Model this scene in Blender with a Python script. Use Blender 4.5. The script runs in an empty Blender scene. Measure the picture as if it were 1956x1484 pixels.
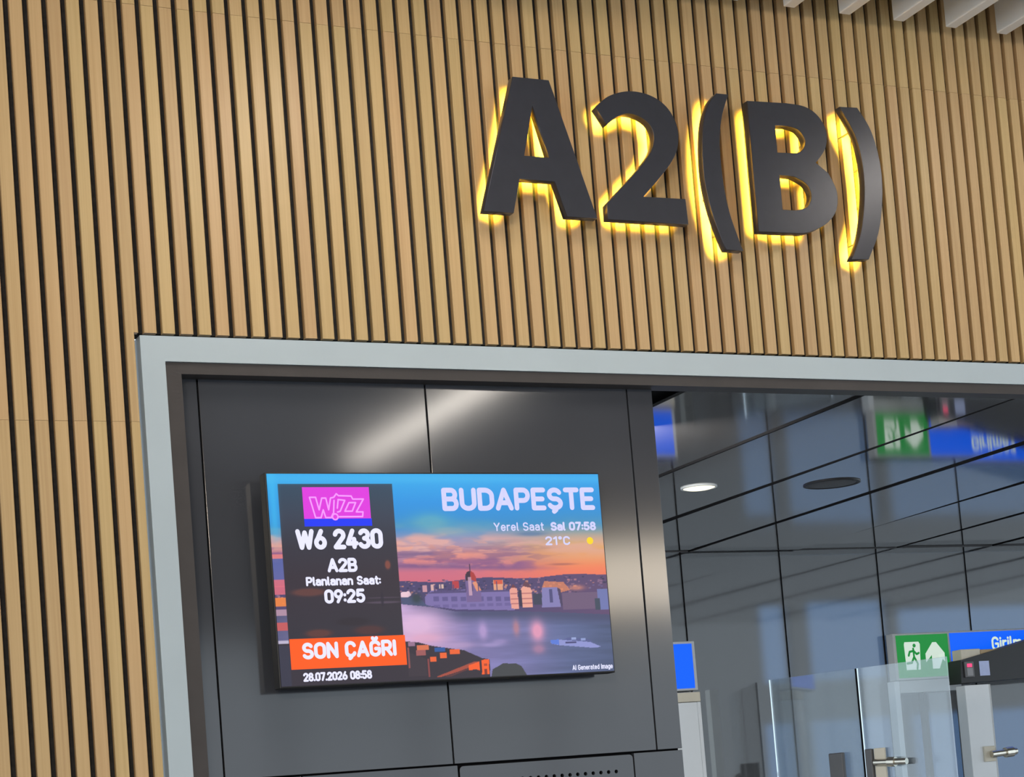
import bpy, bmesh, math, random
import numpy as np
from mathutils import Matrix, Vector

scene = bpy.context.scene
COL = scene.collection
random.seed(4)

# ------------------------------------------------------------------ camera
F_PX, PX, PY = 3844.54, 1213.53, 1266.06          # focal length and principal point for a 1956 x 1484 frame
YAW, PITCH, ROLL = 0.4762, 0.0727, -0.0843
def camera_axes(a, b, c):
    fwd = Vector((math.sin(a) * math.cos(b), math.cos(a) * math.cos(b), math.sin(b)))
    right = Vector((math.cos(a), -math.sin(a), 0)); up = right.cross(fwd)
    return (math.cos(c) * right + math.sin(c) * up, -math.sin(c) * right + math.cos(c) * up, fwd)
_r, _u, _f = camera_axes(YAW, PITCH, ROLL)
cam_data = bpy.data.cameras.new('camera'); cam = bpy.data.objects.new('camera', cam_data); COL.objects.link(cam)
cam.matrix_world = Matrix(((_r.x, _u.x, -_f.x, -1.1718), (_r.y, _u.y, -_f.y, -6.3442), (_r.z, _u.z, -_f.z, 1.6), (0, 0, 0, 1)))
cam_data.sensor_fit = 'HORIZONTAL'; cam_data.sensor_width = 36.0
cam_data.lens = F_PX / 1956 * 36.0
cam_data.shift_x = (978 - PX) / 1956; cam_data.shift_y = (PY - 742) / 1956
cam_data.clip_end = 300
scene.camera = cam

# ------------------------------------------------------------------ world, exposure
world = bpy.data.worlds.new('sky'); scene.world = world; world.use_nodes = True
bg = world.node_tree.nodes['Background']
bg.inputs[0].default_value = (0.78, 0.90, 1.0, 1); bg.inputs[1].default_value = 1.85
vs = scene.view_settings
vs.view_transform = 'Standard'; vs.look = 'None'; vs.exposure = 0.0; vs.gamma = 1.0; vs.use_curve_mapping = False

# warm unseen fill lights added behind the photographer to brighten the slatted wall
def area_lamp(name, loc, target, size, power, color):
    d = bpy.data.lights.new(name, 'AREA'); d.shape = 'RECTANGLE'; d.size, d.size_y = size; d.energy = power; d.color = color
    o = bpy.data.objects.new(name, d); COL.objects.link(o); o.location = loc
    o.rotation_euler = (Vector(target) - Vector(loc)).to_track_quat('-Z', 'Y').to_euler()
    return o
area_lamp('hall_fill_light', (-3.8, -10.2, 4.48), (-3.4, 0, 4.1), (2.6, 0.5), 360, (1.0, 0.86, 0.68))
area_lamp('hall_fill_light', (10.8, -15.6, 4.50), (6.0, 0, 4.1), (5.0, 0.8), 160, (1.0, 0.86, 0.68))  # this fill stands where the highlight on the graphite panels points
area_lamp('vestibule_fill', (2.62, 1.2, 3.08), (6.4, 4.5, 1.9), (0.5, 0.5), 60, (1.0, 0.97, 0.92))  # fill added out of sight behind the panel wall to lighten the posts
# unseen overhead fill added to brighten the room beyond the smoked glass
area_lamp('rear_room_fill', (8.5, 7.0, 3.9), (8.5, 7.0, 0), (4.0, 1.5), 30, (1.0, 0.97, 0.93))

# ------------------------------------------------------------------ helpers
def lin(c):
    return tuple(((v / 255) / 12.92 if v / 255 <= 0.04045 else ((v / 255 + 0.055) / 1.055) ** 2.4) for v in c)
MATS = {}
def mat(name, col, rough=0.5, metal=0.0, spec=0.5, coat=0.0, noise=0.0, scale=(6, 6, 6), bump=0.0, emit=None, strength=1.0, ior=1.45):
    """Principled material with a procedural tone variation and fine relief."""
    if name in MATS: return MATS[name]
    m = bpy.data.materials.new(name); m.use_nodes = True; nt = m.node_tree; b = nt.nodes['Principled BSDF']
    b.inputs['Base Color'].default_value = (*col, 1); b.inputs['Roughness'].default_value = rough
    b.inputs['Metallic'].default_value = metal; b.inputs['Specular IOR Level'].default_value = spec
    b.inputs['IOR'].default_value = ior
    b.inputs['Coat Weight'].default_value = coat; b.inputs['Coat Roughness'].default_value = 0.05
    if noise or bump:
        tc = nt.nodes.new('ShaderNodeTexCoord'); mp = nt.nodes.new('ShaderNodeMapping'); mp.inputs['Scale'].default_value = scale
        nz = nt.nodes.new('ShaderNodeTexNoise'); nz.inputs['Scale'].default_value = 1.0; nz.inputs['Detail'].default_value = 4
        nt.links.new(tc.outputs['Object'], mp.inputs[0]); nt.links.new(mp.outputs[0], nz.inputs['Vector'])
        if noise:
            r = nt.nodes.new('ShaderNodeValToRGB')
            r.color_ramp.elements[0].position = 0.3; r.color_ramp.elements[1].position = 0.7
            r.color_ramp.elements[0].color = (*[c * (1 - noise) for c in col], 1); r.color_ramp.elements[1].color = (*[min(1, c * (1 + noise)) for c in col], 1)
            nt.links.new(nz.outputs[0], r.inputs[0]); nt.links.new(r.outputs[0], b.inputs['Base Color'])
        if bump:
            bp = nt.nodes.new('ShaderNodeBump'); bp.inputs['Strength'].default_value = bump; bp.inputs['Distance'].default_value = 0.002
            nt.links.new(nz.outputs[0], bp.inputs['Height']); nt.links.new(bp.outputs[0], b.inputs['Normal'])
    if emit:
        b.inputs['Emission Color'].default_value = (*emit, 1); b.inputs['Emission Strength'].default_value = strength
    MATS[name] = m
    return m
def glow(name, col, strength=1.0):
    """A surface that gives off light (screen pixels, backlit sign, lamp)."""
    return mat(name, tuple(c * 0.15 for c in col), 0.35, spec=0.2, emit=col, strength=strength)
def glass(name, tint, refl, rough=0.02, haze=0.0, haze_col=(0.6, 0.65, 0.68), blur=0.0):
    if name in MATS: return MATS[name]
    m = bpy.data.materials.new(name); m.use_nodes = True; nt = m.node_tree; nt.nodes.clear()
    out = nt.nodes.new('ShaderNodeOutputMaterial')
    tr = nt.nodes.new('ShaderNodeBsdfTransparent'); tr.inputs[0].default_value = (*tint, 1)
    if blur:
        tr = nt.nodes.new('ShaderNodeBsdfRefraction'); tr.inputs[0].default_value = (*tint, 1); tr.inputs['Roughness'].default_value = blur; tr.inputs['IOR'].default_value = 1.45
    gl = nt.nodes.new('ShaderNodeBsdfGlossy'); gl.inputs['Roughness'].default_value = rough; gl.inputs[0].default_value = (1, 1, 1, 1)
    fr = nt.nodes.new('ShaderNodeFresnel'); fr.inputs[0].default_value = 1.5
    mul = nt.nodes.new('ShaderNodeMath'); mul.operation = 'MULTIPLY'; mul.inputs[1].default_value = refl; mul.use_clamp = True
    mx = nt.nodes.new('ShaderNodeMixShader')
    nt.links.new(fr.outputs[0], mul.inputs[0]); nt.links.new(mul.outputs[0], mx.inputs[0])
    base = tr
    if haze:
        df = nt.nodes.new('ShaderNodeBsdfDiffuse'); df.inputs[0].default_value = (*haze_col, 1)
        mh = nt.nodes.new('ShaderNodeMixShader'); mh.inputs[0].default_value = haze
        nt.links.new(tr.outputs[0], mh.inputs[1]); nt.links.new(df.outputs[0], mh.inputs[2]); base = mh
    nt.links.new(base.outputs[0], mx.inputs[1]); nt.links.new(gl.outputs[0], mx.inputs[2]); nt.links.new(mx.outputs[0], out.inputs[0])
    MATS[name] = m
    return m

def link(name, me, m=None, parent=None):
    o = bpy.data.objects.new(name, me); COL.objects.link(o)
    if m is not None and not me.materials: me.materials.append(m)
    if parent: o.parent = parent
    return o
def empty(name, loc=(0, 0, 0), parent=None):
    o = bpy.data.objects.new(name, None); COL.objects.link(o); o.location = loc; o.empty_display_size = 0.05
    if parent: o.parent = parent
    return o
def tag(o, label=None, cat=None, group=None, kind=None):
    if label: o['label'] = label
    if cat: o['category'] = cat
    if group: o['group'] = group
    if kind: o['kind'] = kind
    return o
def box_bm(bm, x0, x1, y0, y1, z0, z1, bevel=0.0):
    vs_ = [bm.verts.new((x, y, z)) for z in (z0, z1) for y in (y0, y1) for x in (x0, x1)]
    fs = [bm.faces.new([vs_[i] for i in f]) for f in ((0, 2, 3, 1), (4, 5, 7, 6), (0, 1, 5, 4), (2, 6, 7, 3), (0, 4, 6, 2), (1, 3, 7, 5))]
    if bevel:
        es = list({e for f in fs for e in f.edges})
        bmesh.ops.bevel(bm, geom=es, offset=bevel, segments=2, affect='EDGES', profile=0.5)
def mesh_from(name, bm):
    me = bpy.data.meshes.new(name); bmesh.ops.recalc_face_normals(bm, faces=bm.faces); bm.to_mesh(me); bm.free(); return me
def box(name, x0, x1, y0, y1, z0, z1, m, parent=None, bevel=0.0):
    bm = bmesh.new(); box_bm(bm, x0, x1, y0, y1, z0, z1, bevel); return link(name, mesh_from(name, bm), m, parent)
def boxes(name, lst, m, parent=None, bevel=0.0):
    bm = bmesh.new()
    for b in lst: box_bm(bm, *b, bevel)
    return link(name, mesh_from(name, bm), m, parent)
def prism_xz(name, pts, y0, y1, m, parent=None):
    """Polygon drawn on the wall plane (x, z) given thickness from y0 to y1."""
    bm = bmesh.new(); a = [bm.verts.new((x, y0, z)) for x, z in pts]; b = [bm.verts.new((x, y1, z)) for x, z in pts]
    bm.faces.new(a); bm.faces.new(b[::-1]); n = len(pts)
    for i in range(n): bm.faces.new((a[i], b[i], b[(i + 1) % n], a[(i + 1) % n]))
    bmesh.ops.triangulate(bm, faces=[f for f in bm.faces if len(f.verts) > 4])
    return link(name, mesh_from(name, bm), m, parent)
def lathe_z(name, prof, loc, m, parent=None, n=32):
    """Surface of revolution about a vertical axis, profile (r, z)."""
    bm = bmesh.new(); rings = []
    for r, z in prof:
        rings.append([bm.verts.new((loc[0] + r * math.cos(2 * math.pi * k / n), loc[1] + r * math.sin(2 * math.pi * k / n), loc[2] + z)) for k in range(n)] if r > 1e-6 else [bm.verts.new((loc[0], loc[1], loc[2] + z))])
    for A, B in zip(rings, rings[1:]):
        for k in range(n):
            j = (k + 1) % n
            if len(A) == 1 and len(B) == 1: continue
            if len(A) == 1: bm.faces.new((A[0], B[k], B[j]))
            elif len(B) == 1: bm.faces.new((A[k], B[0], A[j]))
            else: bm.faces.new((A[k], B[k], B[j], A[j]))
    me = mesh_from(name, bm)
    for p in me.polygons: p.use_smooth = True
    return link(name, me, m, parent)
def tube(name, p0, p1, r, m, parent=None, n=12):
    p0, p1 = Vector(p0), Vector(p1); ax = (p1 - p0).normalized(); s = ax.orthogonal().normalized(); t = ax.cross(s)
    bm = bmesh.new(); A, B = [], []
    for k in range(n):
        d = s * math.cos(2 * math.pi * k / n) * r + t * math.sin(2 * math.pi * k / n) * r
        A.append(bm.verts.new(p0 + d)); B.append(bm.verts.new(p1 + d))
    bm.faces.new(A); bm.faces.new(B[::-1])
    for k in range(n): bm.faces.new((A[k], B[k], B[(k + 1) % n], A[(k + 1) % n]))
    return link(name, mesh_from(name, bm), m, parent)

# ------------------------------------------------------------------ materials
def wood_material():
    m = bpy.data.materials.new('oak_veneer'); m.use_nodes = True; nt = m.node_tree; b = nt.nodes['Principled BSDF']
    tc = nt.nodes.new('ShaderNodeTexCoord'); oi = nt.nodes.new('ShaderNodeObjectInfo')
    ad = nt.nodes.new('ShaderNodeVectorMath'); ad.operation = 'ADD'
    sc = nt.nodes.new('ShaderNodeVectorMath'); sc.operation = 'SCALE'; sc.inputs[0].default_value = (7.1, 3.3, 19.7)
    nt.links.new(oi.outputs['Random'], sc.inputs['Scale']); nt.links.new(tc.outputs['Object'], ad.inputs[0]); nt.links.new(sc.outputs[0], ad.inputs[1])
    mp = nt.nodes.new('ShaderNodeMapping'); mp.inputs['Scale'].default_value = (150, 150, 1.6); nt.links.new(ad.outputs[0], mp.inputs[0])
    nz = nt.nodes.new('ShaderNodeTexNoise'); nz.inputs['Scale'].default_value = 1; nz.inputs['Detail'].default_value = 5; nt.links.new(mp.outputs[0], nz.inputs['Vector'])
    rp = nt.nodes.new('ShaderNodeValToRGB'); e = rp.color_ramp.elements
    e[0].position = 0.25; e[0].color = (0.520, 0.335, 0.150, 1); e[1].position = 0.75; e[1].color = (0.615, 0.420, 0.205, 1)
    nt.links.new(nz.outputs[0], rp.inputs[0])
    hs = nt.nodes.new('ShaderNodeHueSaturation')
    mr = nt.nodes.new('ShaderNodeMapRange'); mr.inputs[3].default_value = 0.95; mr.inputs[4].default_value = 1.05
    nt.links.new(oi.outputs['Random'], mr.inputs[0]); nt.links.new(mr.outputs[0], hs.inputs['Value'])
    mr2 = nt.nodes.new('ShaderNodeMapRange'); mr2.inputs[3].default_value = 0.494; mr2.inputs[4].default_value = 0.507
    ml = nt.nodes.new('ShaderNodeMath'); ml.operation = 'MULTIPLY'; ml.inputs[1].default_value = 7.31
    fr = nt.nodes.new('ShaderNodeMath'); fr.operation = 'FRACT'
    nt.links.new(oi.outputs['Random'], ml.inputs[0]); nt.links.new(ml.outputs[0], fr.inputs[0]); nt.links.new(fr.outputs[0], mr2.inputs[0]); nt.links.new(mr2.outputs[0], hs.inputs['Hue'])
    nt.links.new(rp.outputs[0], hs.inputs['Color']); nt.links.new(hs.outputs[0], b.inputs['Base Color'])
    b.inputs['Roughness'].default_value = 0.40; b.inputs['Specular IOR Level'].default_value = 0.45
    bp = nt.nodes.new('ShaderNodeBump'); bp.inputs['Strength'].default_value = 0.06; bp.inputs['Distance'].default_value = 0.001
    nt.links.new(nz.outputs[0], bp.inputs['Height']); nt.links.new(bp.outputs[0], b.inputs['Normal'])
    return m
M_WOOD = wood_material()
M_FELT = mat('black_felt', (0.035, 0.035, 0.037), 0.95, spec=0.1, noise=0.2, scale=(60, 60, 60))
M_STEEL = mat('satin_aluminium', (0.47, 0.54, 0.58), 0.40, metal=0.25, noise=0.03, scale=(3, 3, 3))
M_LIP = mat('bronze_profile', (0.060, 0.052, 0.050), 0.45, metal=0.3, noise=0.08, scale=(9, 9, 9))
M_PANEL = mat('graphite_panel', (0.058, 0.061, 0.072), 0.10, metal=0.0, spec=0.75, noise=0.05, scale=(2, 2, 2), bump=0.02)
M_SEAM = mat('dark_joint', (0.006, 0.006, 0.007), 0.9, spec=0.1, noise=0.1)
M_LETTER = mat('anthracite_letter', (0.042, 0.043, 0.054), 0.28, metal=0.2, noise=0.05, scale=(20, 20, 20))
M_BAFFLE = mat('white_baffle', (0.86, 0.85, 0.83), 0.6, noise=0.03, scale=(4, 4, 4))
M_SLAB = mat('ceiling_void', (0.035, 0.030, 0.028), 0.9, noise=0.1)
M_FLOOR = mat('polished_stone', (0.34, 0.34, 0.345), 0.22, noise=0.10, scale=(1.5, 1.5, 1.5))
M_CEIL = mat('dark_mirror_panel', (0.044, 0.041, 0.040), 0.06, metal=0.0, spec=0.5, coat=0.7, noise=0.04, ior=1.6)
M_BLACK = mat('black_plastic', (0.012, 0.012, 0.014), 0.45, noise=0.06, scale=(15, 15, 15))
M_GREYP = mat('grey_door_frame', (0.50, 0.52, 0.53), 0.45, noise=0.04, scale=(5, 5, 5))
M_WHITEP = mat('white_post', (0.72, 0.76, 0.80), 0.5, noise=0.03, scale=(5, 5, 5))
M_CREAM = mat('cream_cap', (0.62, 0.58, 0.48), 0.5, noise=0.04, scale=(15, 15, 15))
M_CHROME = mat('brushed_hardware', (0.62, 0.58, 0.50), 0.25, metal=0.9, noise=0.05, scale=(40, 40, 40))
M_DARKMETAL = mat('dark_door_metal', (0.10, 0.10, 0.105), 0.4, metal=0.2, noise=0.05, scale=(8, 8, 8))
M_LAMP = glow('warm_diffuser', (1.0, 0.92, 0.82), 42.0)
M_DOWN = glow('downlight_lens', (1.0, 0.95, 0.70), 1.5)
M_BACKGLASS = glass('smoked_glass', (0.58, 0.60, 0.62), 1.1, rough=0.05, haze=0.08, haze_col=(0.20, 0.20, 0.21), blur=0.10)
M_DOORGLASS = glass('door_glass_painted_haze', (0.82, 0.87, 0.90), 1.6, rough=0.05, haze=0.07, haze_col=(0.70, 0.78, 0.84))  # pale haze colour paints in the bright reflection on the door leaves

# ------------------------------------------------------------------ hall: floor, ceiling with baffles, slatted wall
tag(box('floor', -9, 13, -20, 12, -0.10, 0.0, M_FLOOR), 'grey polished stone floor of the hall', kind='structure')

ceiling = box('ceiling', -9, 13, -20, 0.12, 4.95, 5.05, M_SLAB)
tag(ceiling, 'dark ceiling void with a row of white hanging baffles', kind='structure')
BAF = None
for k in range(-14, 10):
    x = 2.705 + 0.2515 * k
    if BAF is None:
        bm = bmesh.new(); box_bm(bm, -0.025, 0.025, -8.6, -0.07, 4.588, 4.80, 0.004)
        box_bm(bm, -0.004, 0.004, -4.03, -3.97, 4.80, 4.95); box_bm(bm, -0.004, 0.004, -0.43, -0.37, 4.80, 4.95)
        BAF = mesh_from('baffle', bm); BAF.materials.append(M_BAFFLE)
    o = link('baffle', BAF, None, ceiling); o.location.x = x
    if k == 2:
        tube('end_plug', (-0.026, -0.30, 4.67), (-0.030, -0.30, 4.67), 0.028, M_BLACK, o)

PITCH_X, SIDE = 0.06, 0.0095
wall = boxes('wall_front', [(-0.98, 0.40, 0.024, 0.10, 0, 4.95), (0.40, 5.2, 0.024, 0.10, 3.262, 4.95)], M_FELT)
tag(wall, 'wall of vertical light oak slats over a black backing', kind='structure')
def slat_mesh(parts):
    """parts: (x0, x1, z0, z1); batten profile with softened front edges, face at y = 0."""
    bm = bmesh.new(); c = 0.0022
    for x0, x1, z0, z1 in parts:
        prof = ((x0, 0.026), (x0, c), (x0 + c, 0.0), (x1 - c, 0.0), (x1, c), (x1, 0.026))
        a = [bm.verts.new((x, y, z0)) for x, y in prof]; b = [bm.verts.new((x, y, z1)) for x, y in prof]
        bm.faces.new(a); bm.faces.new(b[::-1])
        for i in range(6): bm.faces.new((a[i], b[i], b[(i + 1) % 6], a[(i + 1) % 6]))
    me = mesh_from('slat', bm); me.materials.append(M_WOOD); return me
W0, W1 = SIDE, PITCH_X - SIDE
S_LOW = slat_mesh([(W0, W1, 0, 2.9675)]); S_MID = slat_mesh([(W0, W1, 2.9685, 4.3515)])
S_TOP = slat_mesh([(W0, W1, 4.3525, 4.95)]); S_DOOR = slat_mesh([(W0, W1, 3.259, 4.3515)])
S_EDGE_LOW = slat_mesh([(W0, 0.037, 0, 2.9675)]); S_EDGE_MID = slat_mesh([(W0, 0.037, 2.9685, 3.259), (W0, W1, 3.259, 4.3515)])
for i in range(-16, 86):
    ms = (S_LOW, S_MID, S_TOP) if i < 6 else (S_EDGE_LOW, S_EDGE_MID, S_TOP) if i == 6 else (S_DOOR, S_TOP)
    for me in ms:
        o = link('slat', me, None, wall); o.location = (i * PITCH_X, random.uniform(-0.0004, 0.0004), 0)

# ------------------------------------------------------------------ doorway trim
frame = empty('trim_1', (0.414, 0, 0)); tag(frame, 'wide satin grey metal surround of the doorway', kind='structure')
def at_frame(name, pts, y0, y1, m):
    return prism_xz(name, [(x - 0.414, z) for x, z in pts], y0, y1, m, frame)
at_frame('jamb', [(0.414, 0), (0.491, 0), (0.491, 3.167), (0.414, 3.250)], -0.001, 0.09, M_STEEL)
at_frame('head', [(0.414, 3.250), (0.491, 3.167), (5.12, 3.167), (5.197, 3.250)], -0.001, 0.09, M_STEEL)
at_frame('jamb', [(5.12, 0), (5.197, 0), (5.197, 3.250), (5.12, 3.167)], -0.001, 0.09, M_STEEL)
lip = empty('trim_2', (0.491, 0.01, 0)); tag(lip, 'narrow dark bronze inner profile of the doorway', kind='structure')
def at_lip(name, pts): return prism_xz(name, [(x - 0.491, z) for x, z in pts], 0.0, 0.085, M_LIP, lip)
at_lip('jamb', [(0.4915, 0), (0.544, 0), (0.544, 3.129), (0.4915, 3.1665)])
at_lip('head', [(0.4915, 3.1665), (0.544, 3.129), (5.06, 3.129), (5.1195, 3.1665)])
at_lip('jamb', [(5.06, 0), (5.1195, 0), (5.1195, 3.1665), (5.06, 3.129)])

# ------------------------------------------------------------------ recessed graphite panels
pw = box('wall_recess', 0.50, 2.296, 0.100, 0.24, 0.0, 3.24, M_SEAM); tag(pw, 'recessed graphite metal panel wall carrying the flight screen', kind='structure')
G = 0.003
xs = [0.5455, 0.613, 1.413, 2.200, 2.303]
for a, b in zip(xs, xs[1:]):
    box('panel', a + (G if a > 0.55 else 0), b - (G if b < 2.3 else 0), 0.080, 0.101, 1.806 + G, 3.235, M_PANEL, pw, 0.0012)
lows = [0.5455, 0.872, 1.428, 2.102, 2.303]
for a, b in zip(lows, lows[1:]):
    if a == 1.428: continue
    box('panel', a + (G if a > 0.55 else 0), b - (G if b < 2.3 else 0), 0.080, 0.101, 0.0, 1.806 - G, M_PANEL, pw, 0.0012)
# the lower middle panel: a plate with rounded corners and rows of round holes
def perforated_plate():
    x0, x1, z1, z0 = 1.432, 2.099, 1.799, 1.30; r = 0.0068; s = 0.0304; nx, nz = 21, 4
    gx1 = 2.029 + s / 2; gx0 = gx1 - nx * s if gx1 - nx * s > x0 else x0 + 0.006
    nx = int((gx1 - gx0) / s); gx0 = gx1 - nx * s; gz1 = 1.742 + s / 2; gz0 = gz1 - nz * s
    bm = bmesh.new(); y = 0.0795
    def quad(a, b, c, d): bm.faces.new([bm.verts.new((p[0], y, p[1])) for p in (a, b, c, d)])
    quad((x0, z0), (x1, z0), (x1, gz0), (x0, gz0)); quad((x0, gz0), (gx0, gz0), (gx0, gz1), (x0, gz1)); quad((gx1, gz0), (x1, gz0), (x1, gz1), (gx1, gz1))
    rad = 0.014; top = [(x0, gz1), (x1, gz1)]
    top += [(x1 - rad + rad * math.cos(t), z1 - rad + rad * math.sin(t)) for t in [math.pi / 2 * k / 6 for k in range(7)]]
    top += [(x0 + rad + rad * math.cos(t), z1 - rad + rad * math.sin(t)) for t in [math.pi / 2 + math.pi / 2 * k / 6 for k in range(7)]]
    bm.faces.new([bm.verts.new((p[0], y, p[1])) for p in top])
    for i in range(nx):
        for j in range(nz):
            cx, cz = gx0 + (i + .5) * s, gz0 + (j + .5) * s; n = 16; inn, out, dep = [], [], []
            for k in range(n):
                t = 2 * math.pi * (k + 0.5) / n; c_, s_ = math.cos(t), math.sin(t); q = (s / 2) / max(abs(c_), abs(s_))
                inn.append(bm.verts.new((cx + r * c_, y, cz + r * s_))); out.append(bm.verts.new((cx + q * c_, y, cz + q * s_))); dep.append(bm.verts.new((cx + r * c_, y + 0.012, cz + r * s_)))
            for k in range(n):
                l = (k + 1) % n; bm.faces.new((inn[k], out[k], out[l], inn[l])); bm.faces.new((inn[k], inn[l], dep[l], dep[k]))
            for k in (1, 5, 9, 13):     # square corners of the cell
                l = k + 1; sx = 1 if out[k].co.x + out[l].co.x > 2 * cx else -1; sz = 1 if out[k].co.z + out[l].co.z > 2 * cz else -1
                bm.faces.new((out[k], bm.verts.new((cx + sx * s / 2, y, cz + sz * s / 2)), out[l]))
    bmesh.ops.remove_doubles(bm, verts=bm.verts, dist=1e-5)
    me = bpy.data.meshes.new('perforated_panel'); bm.normal_update()
    for f in bm.faces:
        if abs(f.normal.y) > 0.9 and f.normal.y > 0: f.normal_flip()
    bm.to_mesh(me); bm.free()
    return link('perforated_panel', me, M_PANEL, pw)
perforated_plate()
box('panel', 1.432, 2.099, 0.080, 0.101, 0.0, 1.297, M_PANEL, pw, 0.0012)

# ------------------------------------------------------------------ stroke lettering
def arc(cx, cy, rx, ry, a0, a1, n=10):
    return [(cx + rx * math.cos(math.radians(a0 + (a1 - a0) * k / n)), cy + ry * math.sin(math.radians(a0 + (a1 - a0) * k / n))) for k in range(n + 1)]
def _glyphs():
    g = {}
    w = 0.56
    def bowl(x, y0, y1, xr): return [(x, y0)] + arc(xr - (y1 - y0) / 2 * 0.72, (y0 + y1) / 2, (y1 - y0) / 2 * 0.72, (y1 - y0) / 2, -90, 90) + [(x, y1)]
    S = arc(0.27, 0.745, 0.25, 0.255, 25, 250, 12) + arc(0.27, 0.255, 0.27, 0.255, 75, -155, 12)
    g['A'] = (0.62, [[(0, 0), (0.31, 1), (0.62, 0)], [(0.11, 0.30), (0.51, 0.30)]])
    g['B'] = (0.54, [[(0, 0), (0, 1)], bowl(0, 0.52, 1, 0.50), bowl(0, 0, 0.52, 0.54)])
    g['C'] = (0.54, [arc(0.27, 0.72, 0.27, 0.28, 15, 180) + arc(0.27, 0.28, 0.27, 0.28, 180, 345)])
    g['Ç'] = (0.54, g['C'][1] + [[(0.28, 0), (0.30, -0.10), (0.20, -0.2)]])
    g['D'] = (0.56, [[(0, 0), (0, 1), (0.24, 1)] + arc(0.24, 0.68, 0.32, 0.32, 90, 0) + arc(0.24, 0.32, 0.32, 0.32, 0, -90) + [(0, 0)]])
    g['E'] = (0.48, [[(0.48, 1), (0, 1), (0, 0), (0.48, 0)], [(0, 0.5), (0.42, 0.5)]])
    g['G'] = (0.56, [arc(0.28, 0.72, 0.28, 0.28, 20, 180) + arc(0.28, 0.28, 0.28, 0.28, 180, 360) + [(0.56, 0.48), (0.32, 0.48)]])
    g['Ğ'] = (0.56, g['G'][1] + [arc(0.28, 1.30, 0.13, 0.10, 180, 360, 6)])
    g['I'] = (0.0, [[(0, 0), (0, 1)]])
    g['N'] = (0.56, [[(0, 0), (0, 1), (0.56, 0), (0.56, 1)]])
    g['O'] = (0.58, [arc(0.29, 0.71, 0.29, 0.29, 0, 180) + arc(0.29, 0.29, 0.29, 0.29, 180, 360) + [(0.58, 0.71)]])
    g['P'] = (0.54, [[(0, 0), (0, 1)], bowl(0, 0.42, 1, 0.54)])
    g['R'] = (0.54, [[(0, 0), (0, 1)], bowl(0, 0.45, 1, 0.52), [(0.26, 0.45), (0.54, 0)]])
    g['S'] = (0.54, [S]); g['Ş'] = (0.54, [S, [(0.28, 0), (0.30, -0.10), (0.20, -0.2)]])
    g['T'] = (0.54, [[(0, 1), (0.54, 1)], [(0.27, 1), (0.27, 0)]])
    g['U'] = (0.56, [[(0, 1), (0, 0.28)] + arc(0.28, 0.28, 0.28, 0.28, 180, 360) + [(0.56, 1)]])
    g['W'] = (0.86, [[(0, 1), (0.21, 0), (0.43, 0.92), (0.65, 0), (0.86, 1)]])
    g['Y'] = (0.60, [[(0, 1), (0.30, 0.45), (0.60, 1)], [(0.30, 0.45), (0.30, 0)]])
    h = 0.70
    g['a'] = (0.44, [arc(0.22, 0.50, 0.22, 0.20, 150, 0, 8) + [(0.44, 0)], [(0.44, 0.41)] + arc(0.20, 0.205, 0.20, 0.205, 90, 270) + [(0.44, 0.06)]])
    g['d'] = (0.46, [[(0.46, 1), (0.46, 0)], arc(0.23, 0.35, 0.23, 0.35, 0, 360, 14)])
    g['e'] = (0.46, [[(0.02, 0.36), (0.46, 0.36)] + arc(0.23, 0.36, 0.23, 0.34, 0, 180) + arc(0.23, 0.34, 0.23, 0.34, 180, 325)])
    g['g'] = (0.46, [arc(0.23, 0.35, 0.23, 0.35, 0, 360, 14), [(0.46, 0.7), (0.46, 0)] + arc(0.23, -0.02, 0.23, 0.24, 0, -140, 8)])
    g['i'] = (0.0, [[(0, 0), (0, h)], [(0, 0.93), (0, 0.95)]])
    g['l'] = (0.08, [[(0, 1), (0, 0.1), (0.08, 0)]])
    g['m'] = (0.72, [[(0, 0), (0, h)], arc(0.18, 0.52, 0.18, 0.18, 180, 0, 8) + [(0.36, 0)], arc(0.54, 0.52, 0.18, 0.18, 180, 0, 8) + [(0.72, 0)]])
    g['n'] = (0.44, [[(0, 0), (0, h)], arc(0.22, 0.48, 0.22, 0.22, 180, 0, 8) + [(0.44, 0)]])
    g['o'] = (0.46, [arc(0.23, 0.35, 0.23, 0.35, 0, 360, 14)])
    g['r'] = (0.26, [[(0, 0), (0, h)], arc(0.24, 0.44, 0.24, 0.25, 180, 80, 6)])
    g['t'] = (0.26, [[(0.1, 0.95), (0.1, 0.12), (0.18, 0), (0.26, 0)], [(0, h), (0.26, h)]])
    g['y'] = (0.46, [[(0, h), (0.23, 0.02)], [(0.46, h), (0.20, -0.16), (0.08, -0.26)]])
    g['z'] = (0.42, [[(0, h), (0.42, h), (0, 0), (0.42, 0)]])
    g['0'] = (0.52, [arc(0.26, 0.74, 0.26, 0.26, 0, 180) + arc(0.26, 0.26, 0.26, 0.26, 180, 360) + [(0.52, 0.74)]])
    g['2'] = (0.52, [arc(0.26, 0.74, 0.26, 0.26, 170, -30, 12) + [(0, 0), (0.52, 0)]])
    g['3'] = (0.52, [arc(0.25, 0.76, 0.24, 0.24, 155, -90, 12) + arc(0.25, 0.26, 0.27, 0.26, 90, -155, 12)])
    g['4'] = (0.54, [[(0.32, 1), (0, 0.22), (0.54, 0.22)], [(0.40, 0.48), (0.40, 0)]])
    g['5'] = (0.52, [[(0.48, 1), (0.06, 1), (0.03, 0.54)] + arc(0.25, 0.31, 0.27, 0.31, 120, -150, 12)])
    g['6'] = (0.52, [arc(0.26, 0.29, 0.26, 0.29, 0, 360, 16), [(0.06, 0.44), (0.33, 1)]])
    g['7'] = (0.50, [[(0, 1), (0.50, 1), (0.17, 0)]])
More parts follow.
